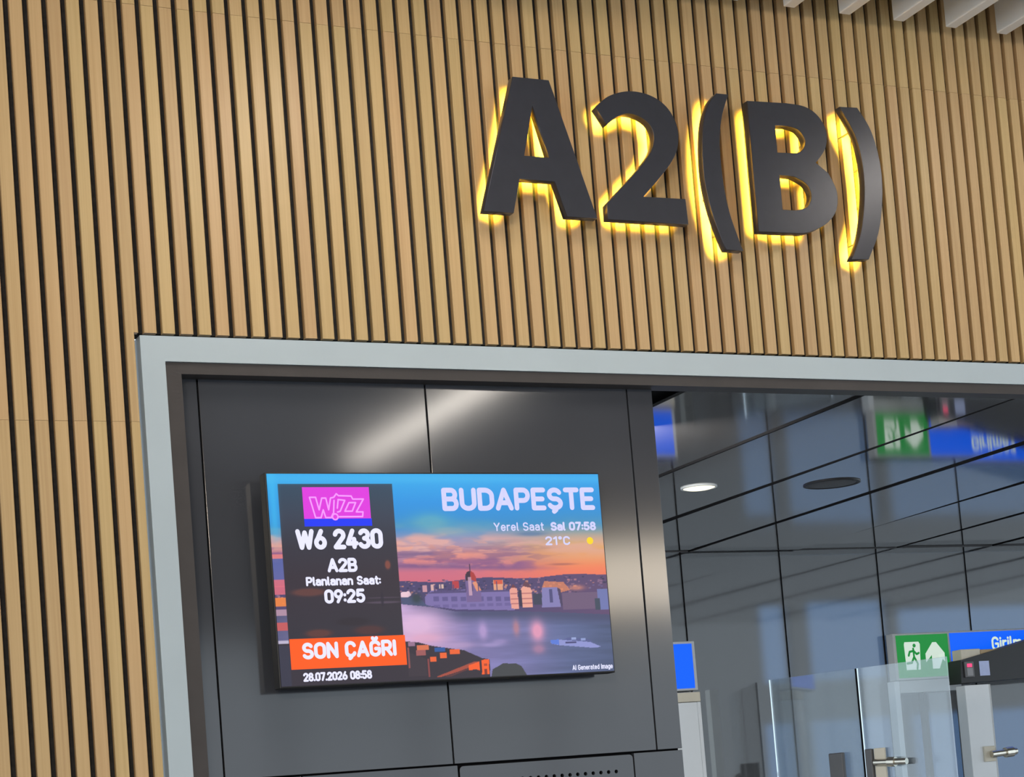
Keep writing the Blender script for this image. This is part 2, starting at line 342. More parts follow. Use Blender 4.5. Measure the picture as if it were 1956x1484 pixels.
    g['8'] = (0.52, [arc(0.26, 0.76, 0.22, 0.24, -90, 270, 16), arc(0.26, 0.26, 0.26, 0.26, 90, 450, 16)])
    g['9'] = (0.52, [arc(0.26, 0.71, 0.26, 0.29, 0, 360, 16), [(0.46, 0.56), (0.19, 0)]])
    g['1'] = (0.26, [[(0, 0.80), (0.24, 1), (0.24, 0)]])
    g[':'] = (0.0, [[(0, 0.14), (0, 0.16)], [(0, 0.60), (0, 0.62)]]); g['.'] = (0.0, [[(0, 0.02), (0, 0.04)]])
    g['°'] = (0.22, [arc(0.11, 0.88, 0.11, 0.12, 0, 360, 10)]); g[' '] = (0.16, [])
    return g
GLYPH = _glyphs()
def stroke_mesh(name, strokes, th, y, tri=None):
    """Flat strokes of width th with rounded ends and joints, in the plane y (facing -y)."""
    verts, faces = [], []
    r = th / 2
    for st in strokes:
        for p in st:
            b = len(verts); n = 10
            verts += [(p[0] + r * math.cos(2 * math.pi * k / n), y, p[1] + r * math.sin(2 * math.pi * k / n)) for k in range(n)]
            faces.append(list(range(b, b + n)))
        for p, q in zip(st, st[1:]):
            d = math.hypot(q[0] - p[0], q[1] - p[1])
            if d < 1e-9: continue
            nx, nz = -(q[1] - p[1]) / d * r, (q[0] - p[0]) / d * r; b = len(verts)
            verts += [(p[0] + nx, y, p[1] + nz), (p[0] - nx, y, p[1] - nz), (q[0] - nx, y, q[1] - nz), (q[0] + nx, y, q[1] + nz)]
            faces.append([b, b + 1, b + 2, b + 3])
    me = bpy.data.meshes.new(name); me.from_pydata(verts, [], faces); return me
def lettering(text, x0, x1, z0, z1, th, y, m, parent, name='lettering', cap=1.0, gap=0.26):
    """Text fitted so that its cap height spans z0..z1 and its width x0..x1; th relative to cap height."""
    adv, items = 0.0, []
    for ch in text:
        w, st = GLYPH[ch]; items.append((adv, st)); adv += w + gap
    total = adv - gap
    H = (z1 - z0); t = th * H; sx = (x1 - x0 - t) / total; sz = H - t
    words, cur = [], []
    for ch, (a, st) in zip(text + ' ', items + [(0, [])]):
        if ch == ' ':
            if cur: words.append(cur)
            cur = []
        else: cur += [[(x0 + t / 2 + (a + px) * sx, z0 + t / 2 + pz * sz) for px, pz in s] for s in st]
    for w in words: link(name, stroke_mesh(name, w, t, y), m, parent)       # one piece for each word

# ------------------------------------------------------------------ flight information screen
TX0, TX1, TZ0, TZ1, TY = 0.784, 2.002, 2.087, 2.798, -0.035
tv = empty('flight_display', (TX0, 0.08, TZ0)); tag(tv, 'wall-mounted flight screen showing a sunset river city and a last call notice', 'screen')
def tvc(o):
    o.location = -Vector(tv.location); return o
tvc(box('housing', TX0, TX1, TY + 0.002, TY + 0.060, TZ0, TZ1, M_BLACK, tv, 0.003))
tvc(box('wall_bracket', TX0 + 0.16, TX1 - 0.16, TY + 0.060, 0.078, TZ0 + 0.10, TZ1 - 0.10, M_BLACK, tv, 0.002))
def paint_picture(W, H):
    """The picture shown by the screen, as an array of sRGB values in 0..255 (row 0 at the bottom)."""
    u, v = np.meshgrid((np.arange(W) + .0) / (W - 1), (np.arange(H) + .0) / (H - 1)); rng = np.random.RandomState(7)
    def smooth(n_x, n_y):
        g = rng.rand(n_y + 2, n_x + 2); x = u * n_x; y = v * n_y; i = x.astype(int); j = y.astype(int); fx = x - i; fy = y - j
        fx = fx * fx * (3 - 2 * fx); fy = fy * fy * (3 - 2 * fy)
        return (g[j, i] * (1 - fx) + g[j, i + 1] * fx) * (1 - fy) + (g[j + 1, i] * (1 - fx) + g[j + 1, i + 1] * fx) * fy
    def fbm(nx, ny, o=4): return sum(smooth(nx * 2 ** k, ny * 2 ** k) / 2 ** k for k in range(o)) / sum(1 / 2 ** k for k in range(o))
    def sstep(a, b, x): t = np.clip((x - a) / (b - a), 0, 1); return t * t * (3 - 2 * t)
    img = np.zeros((H, W, 3))
    def ramp(t, stops):
        return np.stack([np.interp(t, [s[0] for s in stops], [s[1][c] for s in stops]) for c in range(3)], -1)
    def blend(mask, col):
        nonlocal img
        c = np.array(col, float) if not isinstance(col, np.ndarray) else col
        img = img * (1 - mask[..., None]) + c * mask[..., None]
    def poly(pts, col, a=1.0, soft=0.0):
        inside = np.zeros((H, W), bool)
        for (x1, y1), (x2, y2) in zip(pts, pts[1:] + pts[:1]):
            if y1 == y2: continue
            cross = ((y1 > v) != (y2 > v)) & (u < (x2 - x1) * (v - y1) / (y2 - y1) + x1); inside ^= cross
        blend(inside.astype(float) * a, col)
    def rect(x0, x1, y0, y1, col, a=1.0): poly([(x0, y0), (x1, y0), (x1, y1), (x0, y1)], col, a)
    def blob(cx, cy, rx, ry, col, a=1.0, p=1.0):
        d = ((u - cx) / rx) ** 2 + ((v - cy) / ry) ** 2; blend(np.clip(1.3 * np.exp(-d ** p * 1.6), 0, 1) * a, col)
    # sky
    left = ramp(v, [(0.46, (214, 108, 128)), (0.52, (212, 112, 135)), (0.56, (165, 112, 150)), (0.62, (190, 140, 160)), (0.68, (150, 150, 190)), (0.75, (40, 142, 214)), (0.86, (38, 152, 232)), (1.0, (50, 178, 246))])
    right = ramp(v, [(0.46, (250, 118, 92)), (0.52, (248, 132, 92)), (0.58, (240, 158, 98)), (0.645, (226, 172, 112)), (0.69, (170, 165, 150)), (0.75, (60, 146, 200)), (0.84, (32, 148, 226)), (1.0, (44, 168, 242))])
    t = sstep(0.5, 0.95, u)[..., None]; img = left * (1 - t) + right * t
    n1 = fbm(7, 16); n2 = fbm(10, 26); n3 = fbm(5, 9)
    c1 = sstep(0.44, 0.66, n1) * np.exp(-((v - 0.655 - 0.05 * (0.5 - u)) / 0.055) ** 2) * (1 - 0.55 * sstep(0.5, 0.85, u)); blend(np.clip(c1 * 1.3, 0, 1), (226, 172, 168))
    c2 = sstep(0.42, 0.62, n2) * np.exp(-((v - 0.575 + 0.10 * (u - 0.5)) / 0.035) ** 2) * (1 - sstep(0.68, 0.86, u)); blend(np.clip(c2 * 1.2, 0, 1), (150, 95, 138))
    blend(np.clip(np.exp(-((v - 0.545 + 0.06 * (u - 0.5)) / 0.010) ** 2) * (1 - sstep(0.62, 0.9, u)) * 0.8, 0, 1), (132, 88, 138))
    blend(np.clip(np.exp(-((v - 0.612 - 0.03 * (u - 0.5)) / 0.009) ** 2) * (1 - sstep(0.66, 0.85, u)) * (0.5 + n1) * 0.7, 0, 1), (138, 106, 146))
    blob(0.465, 0.765, 0.07, 0.05, (120, 190, 190), 0.55); blob(0.52, 0.72, 0.09, 0.03, (175, 185, 170), 0.45)
    blend(np.clip(sstep(0.5, 0.7, n3) * np.exp(-((v - 0.735) / 0.04) ** 2) * 0.55, 0, 1), (110, 165, 185))
    blend(np.clip(sstep(0.45, 0.6, n2) * np.exp(-((v - 0.60) / 0.02) ** 2 - ((u - 0.53) / 0.14) ** 2), 0, 1), (236, 150, 132))
    n4 = fbm(26, 44, 3); n5 = fbm(14, 60, 3)
    puff = sstep(0.50, 0.66, n4) * (1 - sstep(0.62, 0.8, u))
    blend(np.clip(puff * np.exp(-((v - 0.645 + 0.03 * (u - 0.4)) / 0.03) ** 2), 0, 1) * 0.9, (238, 168, 150)); blend(np.clip(puff * np.exp(-((v - 0.578 + 0.05 * (u - 0.4)) / 0.022) ** 2), 0, 1) * 0.85, (232, 140, 136))
    blend(np.clip(sstep(0.52, 0.66, n5) * np.exp(-((v - 0.60) / 0.05) ** 2) * (1 - sstep(0.7, 0.9, u)), 0, 1) * 0.5, (120, 88, 134))
    blob(0.77, 0.70, 0.06, 0.014, (85, 120, 165), 0.7); blob(0.86, 0.545, 0.05, 0.006, (150, 90, 90), 0.6)
    # far hills and town
    hor = 0.474 + 0.018 * (u - 0.36) / 0.64 + 0.006 * np.sin(u * 23) * (u > .3)
    blend((v < hor).astype(float), ramp(u, [(0, (80, 66, 110)), (0.6, (74, 66, 112)), (1, (96, 72, 112))]))
    for k in range(420):
        x, y = rng.uniform(0.0, 1.0), rng.uniform(0.385, 0.478); s = rng.uniform(0.002, 0.007)
        c = [(150, 110, 140), (225, 150, 120), (60, 52, 90), (44, 44, 76), (190, 130, 140), (110, 100, 150)][rng.randint(6)]
        rect(x, x + s * 1.3, y, y + s * 1.2, c, 0.75)
    poly([(0.79, 0.43), (0.80, 0.462), (0.86, 0.455), (0.88, 0.415), (0.84, 0.40)], (235, 140, 95), 0.75); blob(0.90, 0.425, 0.03, 0.016, (225, 140, 115), 0.7)
    # river
    riv = ramp(u, [(0, (90, 90, 130)), (0.36, (205, 172, 222)), (0.46, (190, 160, 205)), (0.56, (132, 124, 178)), (0.72, (116, 116, 166)), (0.86, (92, 104, 148)), (1.0, (78, 92, 130))])
    bank = np.interp(u, [0, .36, .45, .52, .68, .83, 1.0], [.36, .368, .349, .325, .318, .305, .285])
    rv = v < bank
    blend(rv.astype(float), riv * (0.86 + 0.28 * fbm(6, 40)[..., None]))
    shade = np.clip((v - (bank - 0.065)) / 0.05, 0, 1) * rv * np.interp(u, [0.36, 0.40, 0.5, 0.54, 1], [0.0, 0.25, 0.6, 0.9, 0.9])
    blend(shade, (72, 76, 112))
    blob(0.40, 0.26, 0.075, 0.075, (232, 190, 226), 0.85); blob(0.42, 0.20, 0.07, 0.03, (236, 170, 196), 0.6)
    for cx, cy, rx, ry, c, a in ((0.597, 0.225, 0.016, 0.05, (190, 160, 215), 0.8), (0.70, 0.235, 0.012, 0.045, (196, 130, 140), 0.75), (0.765, 0.215, 0.026, 0.062, (236, 158, 190), 0.95), (0.765, 0.125, 0.024, 0.028, (200, 135, 165), 0.6), (0.645, 0.17, 0.03, 0.015, (170, 150, 205), 0.6), (0.62, 0.155, 0.04, 0.012, (180, 160, 215), 0.6), (0.53, 0.16, 0.05, 0.02, (200, 165, 205), 0.5)):
        blob(cx, cy, rx, ry, c, a)
    # long palace on the far bank with its dome
    poly([(0.43, 0.36), (0.43, 0.40), (0.45, 0.432), (0.70, 0.425), (0.70, 0.322), (0.52, 0.335)], (126, 112, 172))
    for k in range(9):
        x = 0.455 + 0.027 * k; rect(x, x + 0.017, 0.378 - 0.003 * k * .4, 0.400 - 0.003 * k * .4, (92, 82, 138), 0.8); rect(x, x + 0.018, 0.345, 0.360, (104, 92, 150), 0.7)
    poly([(0.43, 0.415), (0.47, 0.43), (0.69, 0.425), (0.69, 0.415)], (70, 60, 104), 0.7)
    poly([(0.555, 0.37), (0.555, 0.495), (0.562, 0.512), (0.570, 0.518), (0.580, 0.510), (0.588, 0.492), (0.588, 0.46), (0.60, 0.42), (0.60, 0.37)], (120, 98, 150))
    poly([(0.556, 0.475), (0.556, 0.500), (0.562, 0.517), (0.572, 0.523), (0.572, 0.47)], (62, 40, 60)); poly([(0.572, 0.523), (0.582, 0.513), (0.588, 0.492), (0.588, 0.465), (0.572, 0.48)], (176, 58, 58))
    poly([(0.576, 0.465), (0.588, 0.47), (0.602, 0.425), (0.588, 0.42)], (232, 150, 118)); rect(0.564, 0.574, 0.40, 0.49, (214, 170, 190), 0.8); rect(0.5695, 0.5735, 0.515, 0.555, (70, 50, 80), 0.9)
    for x, y, w_, h_, c in ((0.515, 0.44, 0.020, 0.034, (200, 60, 66)), (0.640, 0.425, 0.030, 0.050, (246, 172, 132)), (0.642, 0.452, 0.026, 0.022, (216, 84, 62)), (0.475, 0.44, 0.014, 0.02, (236, 200, 180)), (0.425, 0.425, 0.014, 0.03, (220, 160, 170)), (0.45, 0.43, 0.012, 0.028, (240, 190, 180))):
        rect(x, x + w_, y, y + h_, c, 0.9)
    for k in range(14): x = 0.44 + 0.019 * k; rect(x, x + 0.0035, 0.42, 0.445 + 0.012 * (k % 3), (84, 70, 116), 0.9)
    poly([(0.690, 0.330), (0.688, 0.420), (0.697, 0.440), (0.712, 0.428), (0.714, 0.328)], (240, 164, 150)); poly([(0.726, 0.335), (0.724, 0.425), (0.735, 0.448), (0.752, 0.440), (0.758, 0.415), (0.757, 0.335)], (242, 170, 152))
    for y in (0.35, 0.375, 0.40): rect(0.690, 0.713, y, y + 0.006, (176, 104, 110), 0.8); rect(0.726, 0.757, y, y + 0.006, (176, 104, 110), 0.8)
    poly([(0.693, 0.432), (0.700, 0.452), (0.712, 0.432)], (110, 60, 72)); poly([(0.730, 0.440), (0.738, 0.465), (0.750, 0.455), (0.756, 0.430)], (104, 66, 84)); rect(0.716, 0.725, 0.34, 0.42, (60, 50, 76))
    rect(0.760, 0.790, 0.345, 0.40, (52, 62, 80), 0.8)
    poly([(0.786, 0.332), (0.790, 0.430), (0.838, 0.430), (0.846, 0.332)], (134, 128, 184)); rect(0.812, 0.822, 0.355, 0.42, (78, 76, 126)); poly([(0.838, 0.430), (0.846, 0.332), (0.852, 0.34), (0.848, 0.42)], (74, 62, 96))
    rect(0.852, 0.965, 0.315, 0.402, (112, 90, 122)); rect(0.966, 1.0, 0.31, 0.415, (112, 120, 178)); rect(0.955, 0.972, 0.31, 0.37, (60, 72, 92))
    poly([(0.36, 0.385), (0.36, 0.425), (0.385, 0.43), (0.39, 0.41)], (244, 206, 220)); poly([(0.36, 0.368), (0.36, 0.40), (0.41, 0.40), (0.435, 0.36), (0.45, 0.352)], (74, 84, 120)); blob(0.405, 0.395, 0.018, 0.03, (48, 62, 70), 0.9)
    # tour boat
    poly([(0.803, 0.165), (0.83, 0.168), (0.93, 0.150), (0.965, 0.124), (0.94, 0.120), (0.83, 0.140), (0.805, 0.150)], (146, 152, 214)); poly([(0.803, 0.166), (0.83, 0.170), (0.83, 0.142), (0.806, 0.149)], (92, 126, 222))
    rect(0.85, 0.885, 0.148, 0.156, (70, 70, 120)); poly([(0.845, 0.165), (0.86, 0.178), (0.93, 0.162), (0.94, 0.150)], (88, 94, 150), 0.8); rect(0.87, 0.885, 0.165, 0.176, (170, 186, 236), 0.8); rect(0.90, 0.915, 0.160, 0.170, (160, 176, 230), 0.8)
    # near rooftops
    poly([(0.0, 0.0), (0.0, 0.20), (0.36, 0.19), (0.40, 0.182), (0.44, 0.162), (0.535, 0.135), (0.588, 0.093), (0.610, 0.086), (0.609, 0.0)], (50, 42, 54))
    poly([(0.365, 0.02), (0.365, 0.14), (0.42, 0.10), (0.42, 0.02)], (62, 52, 62), 0.7)
    for x0, x1, y0, y1, c in ((0.395, 0.43, 0.145, 0.168, (232, 120, 80)), (0.392, 0.42, 0.118, 0.145, (168, 92, 92)), (0.431, 0.450, 0.085, 0.108, (255, 104, 48)), (0.462, 0.482, 0.101, 0.127, (255, 106, 48)), (0.492, 0.521, 0.118, 0.142, (255, 104, 44)), (0.447, 0.479, 0.132, 0.152, (40, 92, 168)), (0.366, 0.372, 0.06, 0.16, (150, 84, 84)), (0.370, 0.39, 0.165, 0.185, (160, 120, 150))):
        rect(x0, x1, y0, y1, c, 0.95)
    rect(0.424, 0.428, 0.012, 0.10, (150, 70, 70), 0.9)
    poly([(0.445, 0.012), (0.56, 0.076), (0.579, 0.076), (0.577, 0.060), (0.46, 0.010)], (168, 76, 60)); poly([(0.47, 0.010), (0.565, 0.060), (0.575, 0.058), (0.49, 0.010)], (92, 52, 56))
    poly([(0.545, 0.035), (0.545, 0.060), (0.578, 0.076), (0.578, 0.034), (0.565, 0.040)], (255, 96, 34)); poly([(0.584, 0.012), (0.586, 0.084), (0.608, 0.086), (0.607, 0.012)], (255, 98, 36)); rect(0.592, 0.600, 0.014, 0.04, (130, 50, 40)); rect(0.592, 0.602, 0.055, 0.066, (150, 58, 40), 0.7)
    poly([(0.612, 0.0), (0.617, 0.035), (0.65, 0.062), (0.69, 0.060), (0.707, 0.045), (0.722, 0.0)], (60, 64, 66), 0.95)
    # column of the same picture left of the notice panel
    s_ = u < 0.029
    for y0, y1, c in ((0.60, 0.62, (235, 130, 130)), (0.50, 0.60, (84, 100, 170)), (0.43, 0.47, (225, 110, 130)), (0.375, 0.415, (255, 140, 60)), (0.33, 0.36, (190, 150, 170)), (0.26, 0.30, (214, 92, 90)), (0.20, 0.215, (206, 196, 220)), (0.0, 0.19, (52, 52, 72))):
        blend((s_ & (v > y0) & (v < y1)).astype(float) * 0.9, c)
    # translucent dark notice panel
    pm = ((u > 0.029) & (u < 0.358) & (v > 0.075) & (v < 0.952)).astype(float)
    pan = ramp(v, [(0, (52, 50, 66)), (0.2, (46, 42, 54)), (0.5, (50, 40, 52)), (0.65, (48, 46, 60)), (0.8, (52, 62, 82)), (1, (44, 76, 100))])
    blend(pm, pan)
    for x0, x1, y0, y1, c in ((0.05, 0.14, 0.42, 0.455, (110, 62, 56)), (0.32, 0.335, 0.54, 0.58, (150, 76, 60)), (0.08, 0.15, 0.225, 0.26, (104, 56, 48)), (0.22, 0.30, 0.23, 0.27, (84, 46, 46)), (0.26, 0.355, 0.375, 0.385, (92, 78, 98)), (0.26, 0.355, 0.40, 0.405, (86, 72, 92)), (0.30, 0.308, 0.36, 0.43, (40, 34, 50)), (0.17, 0.26, 0.275, 0.31, (40, 32, 42))):
        blob((x0 + x1) / 2, (y0 + y1) / 2, (x1 - x0) * .6, (y1 - y0) * .6, c, 0.8, 2.0)
    # bright haloes the panel edge leaves in the sky
    blend(np.clip(np.exp(-((u - 0.014) / 0.012) ** 2) * sstep(0.62, 0.8, v), 0, 1) * 0.6, (60, 196, 250)); blend(np.clip(np.exp(-((v - 0.975) / 0.02) ** 2) * 0.5, 0, 1), (70, 190, 248))
    return np.clip(img, 0, 255)
def screen_mesh():
    W, H = 600, 344; a = paint_picture(W, H) / 255.0
    a = np.where(a <= 0.04045, a / 12.92, ((a + 0.055) / 1.055) ** 2.4)
    ix0, ix1, iz0, iz1 = TX0 + 0.005, TX1 - 0.005, TZ0 + 0.006, TZ1 - 0.005
    X, Z = np.meshgrid(np.linspace(ix0, ix1, W), np.linspace(iz0, iz1, H)); co = np.stack([X, np.full_like(X, TY), Z], -1).reshape(-1, 3)
    i, j = np.meshgrid(np.arange(W - 1), np.arange(H - 1)); b = (j * W + i).ravel(); q = np.stack([b, b + 1, b + 1 + W, b + W], -1)
    me = bpy.data.meshes.new('screen'); me.vertices.add(W * H); me.vertices.foreach_set('co', co.ravel())
    me.loops.add(q.size); me.loops.foreach_set('vertex_index', q.ravel().astype(np.int32)); me.polygons.add(len(q))
    me.polygons.foreach_set('loop_start', (np.arange(len(q)) * 4).astype(np.int32)); me.update(calc_edges=True)
    at = me.color_attributes.new('picture', 'FLOAT_COLOR', 'POINT'); at.data.foreach_set('color', np.concatenate([a.reshape(-1, 3), np.ones((W * H, 1))], 1).astype(np.float32).ravel())
    m = bpy.data.materials.new('screen_picture'); m.use_nodes = True; nt = m.node_tree; p = nt.nodes['Principled BSDF']
    ca = nt.nodes.new('ShaderNodeVertexColor'); ca.layer_name = 'picture'; nt.links.new(ca.outputs[0], p.inputs['Emission Color']); p.inputs['Emission Strength'].default_value = 0.92
    p.inputs['Base Color'].default_value = (0.01, 0.01, 0.012, 1); p.inputs['Roughness'].default_value = 0.35; p.inputs['Specular IOR Level'].default_value = 0.3
    me.materials.append(m); return me
scr = tvc(link('screen', screen_mesh(), None, tv)); scr['label'] = 'lit screen picture of a river city at sunset'
def U(u): return TX0 + 0.005 + u * (TX1 - TX0 - 0.010)
def Vv(v): return TZ0 + 0.006 + v * (TZ1 - TZ0 - 0.011)
M_TXT = glow('screen_white', lin((226, 226, 250)), 1.0); M_TXT2 = glow('screen_pale', lin((206, 205, 240)), 1.0)
M_OR = glow('screen_orange', lin((250, 92, 36)), 1.0); M_MAG = glow('screen_magenta', lin((214, 60, 214)), 1.0); M_BLU = glow('screen_blue', lin((38, 58, 235)), 1.0)
M_LOGO = glow('screen_logo_line', lin((236, 150, 246)), 1.0); M_SUN = glow('screen_yellow', lin((246, 208, 44)), 1.0)
def quad(name, u0, u1, v0, v1, m, dy):
    o = link(name, bpy.data.meshes.new(name), m, scr)
    o.data.from_pydata([(U(u0), TY - dy, Vv(v0)), (U(u1), TY - dy, Vv(v0)), (U(u1), TY - dy, Vv(v1)), (U(u0), TY - dy, Vv(v1))], [], [(0, 1, 2, 3)]); return o
quad('notice_banner', 0.031, 0.362, 0.077, 0.220, M_OR, 0.0004)
quad('logo_tile', 0.097, 0.289, 0.785, 0.936, M_MAG, 0.0004); quad('logo_tile', 0.097, 0.291, 0.749, 0.785, M_BLU, 0.0004)
def txt(s, u0, u1, v0, v1, th, m=M_TXT, gap=0.26): return lettering(s, U(u0), U(u1), Vv(v0), Vv(v1), th, TY - 0.0008, m, scr, gap=gap)
txt('W6 2430', 0.069, 0.319, 0.638, 0.737, 0.225); txt('A2B', 0.153, 0.239, 0.529, 0.597, 0.225); txt('Planlanan Saat:', 0.089, 0.304, 0.466, 0.510, 0.23)
txt('09:25', 0.138, 0.255, 0.381, 0.449, 0.22); txt('SON ÇAĞRI', 0.064, 0.334, 0.122, 0.201, 0.22); txt('28.07.2026 08:58', 0.062, 0.258, 0.018, 0.060, 0.23)
txt('BUDAPEŞTE', 0.503, 0.982, 0.817, 0.932, 0.215, M_TXT2); txt('Yerel Saat', 0.655, 0.812, 0.715, 0.758, 0.16, M_TXT2); txt('Sal 07:58', 0.833, 0.979, 0.713, 0.758, 0.24, M_TXT2)
txt('21°C', 0.813, 0.892, 0.641, 0.686, 0.20, M_TXT2); txt('AI Generated Image', 0.866, 0.996, 0.012, 0.038, 0.16)
sun = link('sun_icon', stroke_mesh('sun_icon', [[(U(0.956), Vv(0.661))]], 0.026, TY - 0.0008), M_SUN, scr)
# outlined airline word on the logo tile (x along the tile, z up)
def logo():
    def L(*p): return [(U(0.097 + 0.193 * x), Vv(0.749 + 0.187 * z)) for x, z in p]
    s = [L((0.10, 0.74), (0.17, 0.22), (0.25, 0.22), (0.29, 0.42), (0.32, 0.22), (0.40, 0.22), (0.43, 0.32)),
         L((0.10, 0.74), (0.19, 0.74), (0.23, 0.42), (0.28, 0.72), (0.34, 0.72), (0.37, 0.42), (0.41, 0.72), (0.46, 0.74), (0.50, 0.83), (0.53, 0.78), (0.72, 0.77), (0.74, 0.69), (0.90, 0.69), (0.78, 0.36), (0.88, 0.36), (0.87, 0.24), (0.52, 0.24)),
         L((0.46, 0.66), (0.44, 0.34)), L((0.52, 0.68), (0.62, 0.66), (0.54, 0.38), (0.50, 0.36)), L((0.52, 0.66), (0.50, 0.46)),
         L((0.68, 0.60), (0.78, 0.60), (0.72, 0.38), (0.61, 0.38), (0.68, 0.60)),
         [(U(0.097 + 0.193 * (0.46 + 0.042 * math.cos(t))), Vv(0.749 + 0.187 * (0.24 + 0.075 * math.sin(t)))) for t in [2 * math.pi * k / 12 for k in range(13)]]]
    return link('logo_lettering', stroke_mesh('logo_lettering', s, 0.0052, TY - 0.0008), M_LOGO, scr)
logo()

# ------------------------------------------------------------------ halo-lit characters A 2 ( B )
def crom(pts, n=6):
    """Smooth open curve through the points."""
    out = []; P = [pts[0]] + list(pts) + [pts[-1]]
    for i in range(1, len(P) - 2):
        p0, p1, p2, p3 = P[i - 1:i + 3]
        for k in range(n):
            t = k / n
            out.append(tuple(0.5 * (2 * p1[c] + (p2[c] - p0[c]) * t + (2 * p0[c] - 5 * p1[c] + 4 * p2[c] - p3[c]) * t * t + (3 * p1[c] - p0[c] - 3 * p2[c] + p3[c]) * t ** 3) for c in (0, 1)))
    out.append(tuple(pts[-1])); return out
def outline_mesh(name, loops, y_mid, half, bevel=0.0015):
    cu = bpy.data.curves.new(name, 'CURVE'); cu.dimensions = '2D'; cu.fill_mode = 'BOTH'; cu.extrude = half; cu.bevel_depth = bevel; cu.bevel_resolution = 1
    for lp in loops:
        sp = cu.splines.new('POLY'); sp.points.add(len(lp) - 1); sp.use_cyclic_u = True
        for p, (x, z) in zip(sp.points, lp): p.co = (x, z, 0, 1)
    o = bpy.data.objects.new(name, cu); COL.objects.link(o)
    me = bpy.data.meshes.new_from_object(o.evaluated_get(bpy.context.evaluated_depsgraph_get())); bpy.data.objects.remove(o); bpy.data.curves.remove(cu)
    me.transform(Matrix(((1, 0, 0, 0), (0, 0, -1, y_mid), (0, 1, 0, 0), (0, 0, 0, 1)))); me.name = name; return me
M_LED = glow('amber_led', (1.0, 0.60, 0.06), 6.0)
LY_FRONT, LY_BACK = -0.100, -0.062
def character(name, label, loops, strokes, power=1.0):
    root = empty(name, (loops[0][0][0], 0.0, min(p[1] for p in loops[0]))); tag(root, label, 'sign letter', 'halo-lit characters of the gate sign')
    def loc(o): o.location = -Vector(root.location); return o
    loc(link('shell', outline_mesh('shell', loops, (LY_FRONT + LY_BACK) / 2, (LY_BACK - LY_FRONT) / 2 - 0.0015), M_LETTER, root))
    for a, b in strokes:
        (x0, z0), (x1, z1) = a, b; L = math.hypot(x1 - x0, z1 - z0); mx, mz = (x0 + x1) / 2, (z0 + z1) / 2
        pin = tube('standoff', (mx, LY_BACK, mz), (mx, 0.026, mz), 0.004, M_DARKMETAL, root, 8); loc(pin)
        d = bpy.data.lights.new('led_module', 'AREA'); d.shape = 'RECTANGLE'; d.size = max(0.03, L * 0.95); d.size_y = 0.055
        d.energy = 1.35 * power * d.size * d.size_y / 0.01; d.color = (1.0, 0.72, 0.06); d.spread = math.radians(72)
        o = bpy.data.objects.new('led_module', d); COL.objects.link(o); o.parent = root
        ang = math.atan2(z1 - z0, x1 - x0); ax = Vector((math.cos(ang), 0, math.sin(ang))); nz = Vector((0, -1, 0)); ay = nz.cross(ax)
        o.matrix_local = Matrix(((ax.x, ay.x, nz.x, mx - root.location.x), (ax.y, ay.y, nz.y, LY_BACK + 0.003 - root.location.y), (ax.z, ay.z, nz.z, mz - root.location.z), (0, 0, 0, 1)))
    return root
def chain(pts): return list(zip(pts, pts[1:]))
A_out = [(1.762, 4.193), (1.900, 4.193), (2.046, 3.704), (1.930, 3.704), (1.893, 3.828), (1.755, 3.828), (1.722, 3.704), (1.612, 3.704)]
A_in = [(1.829, 4.104), (1.880, 3.910), (1.780, 3.910)]
character('sign_letter', 'dark halo-lit letter A on the slatted wall', [A_out, A_in], chain([(1.667, 3.715), (1.75, 3.97), (1.80, 4.17)]) + chain([(1.988, 3.715), (1.92, 3.94), (1.86, 4.17)]) + [((1.74, 3.868), (1.91, 3.868))])
two = crom([(2.080, 4.110), (2.135, 4.156), (2.220, 4.182), (2.305, 4.174), (2.368, 4.137), (2.403, 4.074), (2.403, 4.005), (2.378, 3.946), (2.322, 3.879), (2.238, 3.793)]) + [(2.413, 3.796), (2.416, 3.704), (2.092, 3.704), (2.092, 3.757)] + crom([(2.188, 3.850), (2.246, 3.909), (2.290, 3.966), (2.307, 4.021), (2.294, 4.065), (2.255, 4.092), (2.204, 4.100), (2.158, 4.083), (2.118, 4.052)])
character('sign_digit', 'dark halo-lit digit 2 between letter A and the brackets', [two], chain([(2.11, 4.09), (2.21, 4.14), (2.31, 4.12), (2.355, 4.03), (2.31, 3.92), (2.13, 3.745)]) + [((2.13, 3.750), (2.40, 3.750))])
lpar = crom([(2.585, 4.207), (2.546, 4.160), (2.518, 4.082), (2.504, 3.972), (2.504, 3.864), (2.522, 3.757), (2.552, 3.659), (2.570, 3.618)], 4) + crom([(2.638, 3.618), (2.600, 3.735), (2.583, 3.834), (2.577, 3.952), (2.582, 4.043), (2.600, 4.127), (2.634, 4.207)], 4)
character('sign_bracket', 'dark halo-lit opening bracket before letter B', [lpar], chain([(2.60, 4.19), (2.553, 4.06), (2.540, 3.90), (2.556, 3.76), (2.60, 3.63)]))
B_out = [(2.716, 4.190)] + crom([(2.885, 4.196), (2.966, 4.190), (3.022, 4.159), (3.053, 4.103), (3.042, 4.036), (2.992, 3.975)]) + crom([(3.046, 3.937), (3.076, 3.867), (3.063, 3.792), (3.008, 3.737), (2.925, 3.702), (2.860, 3.697)]) + [(2.716, 3.695)]
B_h1 = [(2.826, 4.108)] + crom([(2.880, 4.110), (2.930, 4.098), (2.957, 4.055), (2.930, 4.012), (2.880, 4.003)]) + [(2.826, 4.001)]
B_h2 = [(2.826, 3.918)] + crom([(2.890, 3.916), (2.944, 3.890), (2.962, 3.846), (2.938, 3.800), (2.885, 3.783)]) + [(2.826, 3.782)]
